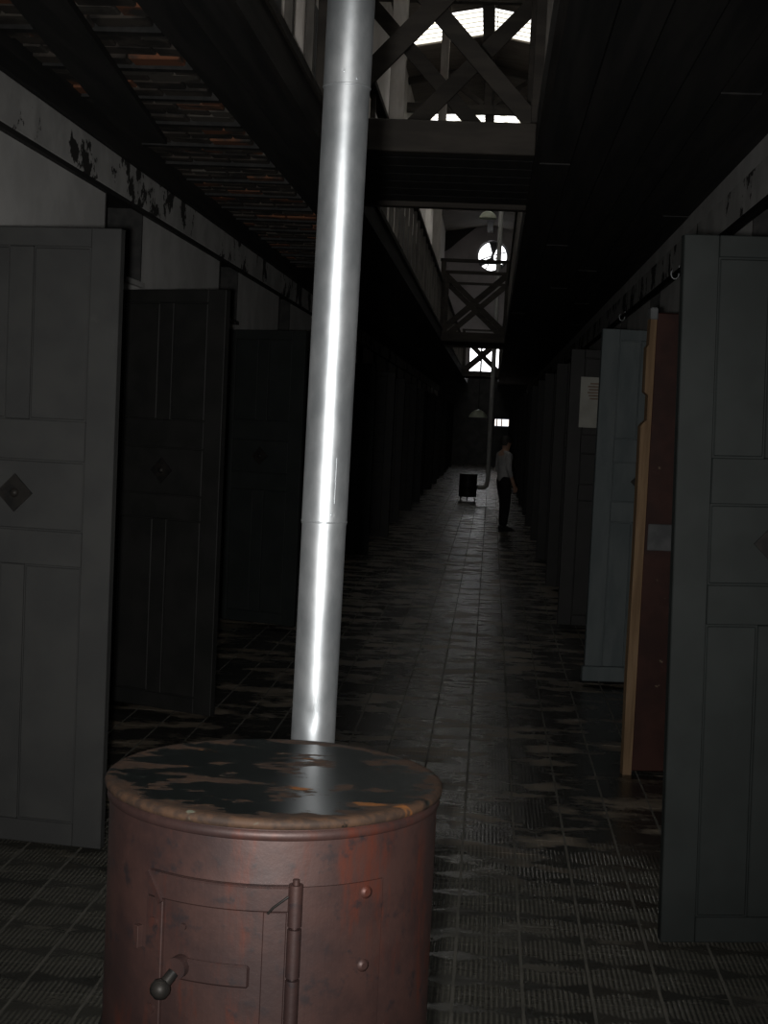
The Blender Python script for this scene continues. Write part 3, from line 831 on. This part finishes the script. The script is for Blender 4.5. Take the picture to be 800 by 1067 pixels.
# boarded corner against the end wall
gb = obj('gable_boarding', MB().prism([(XL, 8.45), (-1.95, 8.62), (-0.95, 9.60), (-1.0, 9.44), (XL, 9.22)], 1, YE - 0.06, YE - 0.005), M['timber_black'])
tag(gb, 'dark boarding in the upper left corner of end wall', 'boarding')

# dark band set skew under the left brickwork
pl = obj('dark_skew_band', MB().bar((-1.70, 4.9, 3.205), (-2.02, 8.4, 3.205), 0.22, 0.03), M['timber_black'])
tag(pl, 'dark band lying skew under the left gallery brickwork', 'plank')

# wall hooks on the right ledge and the conduit above the doors
cd = obj('conduit', MB().tube([(XR - 0.035, y, 2.865) for y in (YN + 0.1, 10, 30, YE - 0.1)], 0.028, 12), M['iron'])
tag(cd, 'dark conduit running under the right ledge', 'conduit')
for yy, l in ((11.0, 'small steel hook under the right ledge beside near door'), (15.4, 'small steel hook under the right ledge above grey door')):
    h = thing('wall_hook', l, 'hook', (XR - 0.05, yy, 2.90), group='hooks under the right ledge')
    obj('hook_shank', MB().tube([(0.0, 0, 0.0), (0.0, 0, -0.03)] + [(-0.028 + 0.028 * math.cos(-t), 0, -0.06 + 0.035 * math.sin(-t)) for t in [i * PI / 8 for i in range(0, 11)]], 0.005, 8), M['galv'], h)

# pendant lamps
def lamp(loc, drop, label, s=1.0):
    t = thing('pendant_lamp', label, 'lamp', loc, group='unlit pendant lamps')
    obj('cord', MB().tube([(0, 0, 0.14 * s), (0, 0, drop)], 0.006, 6), M['iron'], t)
    sh = obj('lamp_shade', MB().lathe([(0.16 * s, 0.0), (0.15 * s, 0.035 * s), (0.11 * s, 0.09 * s), (0.05 * s, 0.125 * s), (0.0, 0.14 * s), (0.045 * s, 0.118 * s), (0.10 * s, 0.082 * s), (0.14 * s, 0.03 * s), (0.155 * s, 0.0)], 32), M['enamel'], t)
    obj('bulb', MB().lathe([(0.0, 0.015 * s), (0.03 * s, 0.025 * s), (0.035 * s, 0.05 * s), (0.02 * s, 0.085 * s), (0.018 * s, 0.11 * s)], 16), M['enamel'], t)
lamp((-0.22, 24.0, 4.95), RZ - 0.28 - 4.95, 'unlit pale pendant lamp hanging high before the round window', 0.9)
lamp((-0.27, 29.5, 1.80), 3.24 - 1.80, 'unlit pale pendant lamp hanging under the middle bridge', 1.15)

# ---------------------------------------------------------------- the person down the corridor
def skin_mesh(name, verts, edges, radii, mat, parent, root=0, sub=2):
    me = bpy.data.meshes.new(name)
    me.from_pydata(verts, edges, [])
    o = bpy.data.objects.new(name, me); C.objects.link(o)
    o.modifiers.new('skin', 'SKIN').use_smooth_shade = True
    if not me.skin_vertices: me.skin_vertices.new()
    for i, r in enumerate(radii):
        sv = me.skin_vertices[0].data[i]
        sv.radius = r if isinstance(r, tuple) else (r, r)
        sv.use_root = (i == root)
    s = o.modifiers.new('sub', 'SUBSURF'); s.levels = sub; s.render_levels = sub
    bpy.context.view_layer.update()
    dg = bpy.context.evaluated_depsgraph_get()
    new = bpy.data.meshes.new_from_object(o.evaluated_get(dg))
    new.name = name
    new.materials.clear(); new.materials.append(mat)
    for p in new.polygons: p.use_smooth = True
    bpy.data.objects.remove(o); bpy.data.meshes.remove(me)
    return obj(name, new, parent=parent)
H_ = 1.50
S = H_ / 1.75
def sc_(vs): return [(x * S, y * S, z * S) for x, y, z in vs]
pe = thing('person', 'person in pale shirt and dark trousers standing far down the corridor', 'person', (0.245, 23.72, 0.0), math.radians(-62))
# local: facing +y, x to the person's right
V = [(0, 0, 0.95), (0, 0.0, 1.10), (0, -0.01, 1.28), (0, -0.02, 1.42), (0, -0.005, 1.50), (0, 0.01, 1.57), (0, 0.015, 1.65), (0, 0.012, 1.71),
     (0.17, -0.02, 1.41), (0.22, -0.03, 1.14), (0.23, 0.06, 0.92), (0.225, 0.10, 0.84), (0.225, 0.115, 0.80),
     (-0.17, -0.02, 1.41), (-0.22, -0.03, 1.14), (-0.21, 0.10, 0.95), (-0.20, 0.15, 0.88), (-0.195, 0.17, 0.845),
     (0.09, 0.0, 0.90), (0.10, 0.02, 0.50), (0.11, -0.03, 0.09), (0.115, 0.09, 0.035),
     (-0.09, 0.0, 0.90), (-0.10, 0.07, 0.50), (-0.11, 0.06, 0.09), (-0.115, 0.18, 0.035)]
Eg = [(0, 1), (1, 2), (2, 3), (3, 4), (4, 5), (5, 6), (6, 7), (3, 8), (8, 9), (9, 10), (10, 11), (11, 12), (3, 13), (13, 14), (14, 15), (15, 16), (16, 17),
      (0, 18), (18, 19), (19, 20), (20, 21), (0, 22), (22, 23), (23, 24), (24, 25)]
Rd = [(0.14, 0.10), (0.13, 0.095), (0.145, 0.105), (0.12, 0.09), (0.055, 0.055), (0.075, 0.09), (0.08, 0.10), (0.06, 0.075),
      0.055, 0.043, 0.033, (0.035, 0.02), (0.03, 0.015), 0.055, 0.043, 0.033, (0.035, 0.02), (0.03, 0.015),
      0.085, 0.058, 0.040, 0.03, 0.085, 0.058, 0.040, 0.03]
Rd = [tuple(q * S for q in r) if isinstance(r, tuple) else r * S for r in Rd]
body = skin_mesh('body', sc_(V), Eg, Rd, M['skin'], pe)
# fingers and thumbs
for hand, s in (((0.225, 0.115, 0.80), 1), ((-0.195, 0.17, 0.845), -1)):
    hx, hy, hz = hand
    for k, (dx, ln) in enumerate(((-0.024, 0.068), (-0.008, 0.078), (0.008, 0.073), (0.024, 0.058))):
        pts = [(hx + dx * 0.5, hy + dx, hz + 0.01), (hx + dx * 0.5, hy + dx + 0.01, hz - ln * 0.55), (hx + dx * 0.5 - s * 0.012, hy + dx + 0.012, hz - ln)]
        obj('finger', MB().tube(sc_(pts), 0.008 * S, 8, True, (0.009 * S, 0.008 * S, 0.006 * S)), M['skin'], body)
    pts = [(hx - s * 0.005, hy + 0.02, hz + 0.035), (hx - s * 0.012, hy + 0.05, hz + 0.005), (hx - s * 0.014, hy + 0.056, hz - 0.025)]
    obj('thumb', MB().tube(sc_(pts), 0.009 * S, 8, True, (0.011 * S, 0.010 * S, 0.007 * S)), M['skin'], body)
# face
obj('nose', MB().prism([(0.098 * S, 1.655 * S), (0.118 * S, 1.61 * S), (0.098 * S, 1.60 * S)], 0, -0.011 * S, 0.011 * S), M['skin'], body)
for s in (-1, 1):
    ea = MB().lathe([(0.0, -0.007), (0.016, -0.005), (0.018, 0.0), (0.016, 0.005), (0.0, 0.007)], 12)
    ea.v = [((s * 0.083 + z) * S, (0.0 + x * 0.8) * S, (1.625 + y * 1.6) * S) for x, y, z in ea.v]
    obj('ear', ea, M['skin'], body)
    ey = MB().lathe([(0.0, -0.008), (0.008, -0.003), (0.008, 0.003), (0.0, 0.008)], 10)
    ey.v = [((s * 0.032 + x) * S, (0.092 + y * 0.6) * S, (1.648 + z) * S) for x, y, z in ey.v]
    obj('eye', ey, M['hair'], body)
obj('mouth', MB().box(-0.022 * S, 0.022 * S, 0.085 * S, 0.097 * S, 1.575 * S, 1.583 * S), M['maroon'], body)
hr = MB().lathe([(0.096, -0.03), (0.101, 0.02), (0.094, 0.06), (0.06, 0.095), (0.0, 0.108)], 24)
hr.v = [(x * 0.92 * S, (y * 1.08 - 0.006) * S, (1.662 + z - (0.05 if y < 0 and z < 0 else 0.0)) * S) for x, y, z in hr.v]
obj('hair', hr, M['hair'], pe)
skin_mesh('shirt', sc_([(0, 0, 0.84), (0, 0, 1.08), (0, -0.01, 1.28), (0, -0.02, 1.43), (0, -0.010, 1.50), (0.17, -0.02, 1.41), (0.222, -0.03, 1.14), (0.228, 0.03, 0.99), (-0.17, -0.02, 1.41), (-0.222, -0.03, 1.14), (-0.214, 0.06, 1.01)]),
          [(0, 1), (1, 2), (2, 3), (3, 4), (3, 5), (5, 6), (6, 7), (3, 8), (8, 9), (9, 10)],
          [(0.172 * S, 0.135 * S), (0.162 * S, 0.125 * S), (0.165 * S, 0.122 * S), (0.14 * S, 0.105 * S), (0.07 * S, 0.07 * S), 0.07 * S, 0.056 * S, 0.046 * S, 0.07 * S, 0.056 * S, 0.046 * S], M['shirt'], pe)
skin_mesh('trousers', sc_([(0, 0, 1.10), (0, 0, 0.95), (0.09, 0.0, 0.86), (0.10, 0.02, 0.50), (0.11, -0.03, 0.07), (-0.09, 0.0, 0.86), (-0.10, 0.07, 0.50), (-0.11, 0.06, 0.07)]),
          [(0, 1), (1, 2), (2, 3), (3, 4), (1, 5), (5, 6), (6, 7)],
          [(0.150 * S, 0.110 * S), (0.160 * S, 0.120 * S), 0.105 * S, 0.082 * S, 0.068 * S, 0.105 * S, 0.082 * S, 0.068 * S], M['trousers'], pe, 1)
for s, y0 in ((1, -0.03), (-1, 0.06)):
    sh = MB().prism([(y0 - 0.06, 0.0), (y0 + 0.21, 0.0), (y0 + 0.215, 0.03), (y0 + 0.12, 0.065), (y0 + 0.05, 0.10), (y0 - 0.05, 0.10), (y0 - 0.065, 0.03)], 0, s * 0.11 - 0.045, s * 0.11 + 0.045)
    sh.v = [(x * S, y * S, z * S) for x, y, z in sh.v]
    obj('shoe', sh, M['shoe'], pe, 0.008)
bpy.context.view_layer.update()
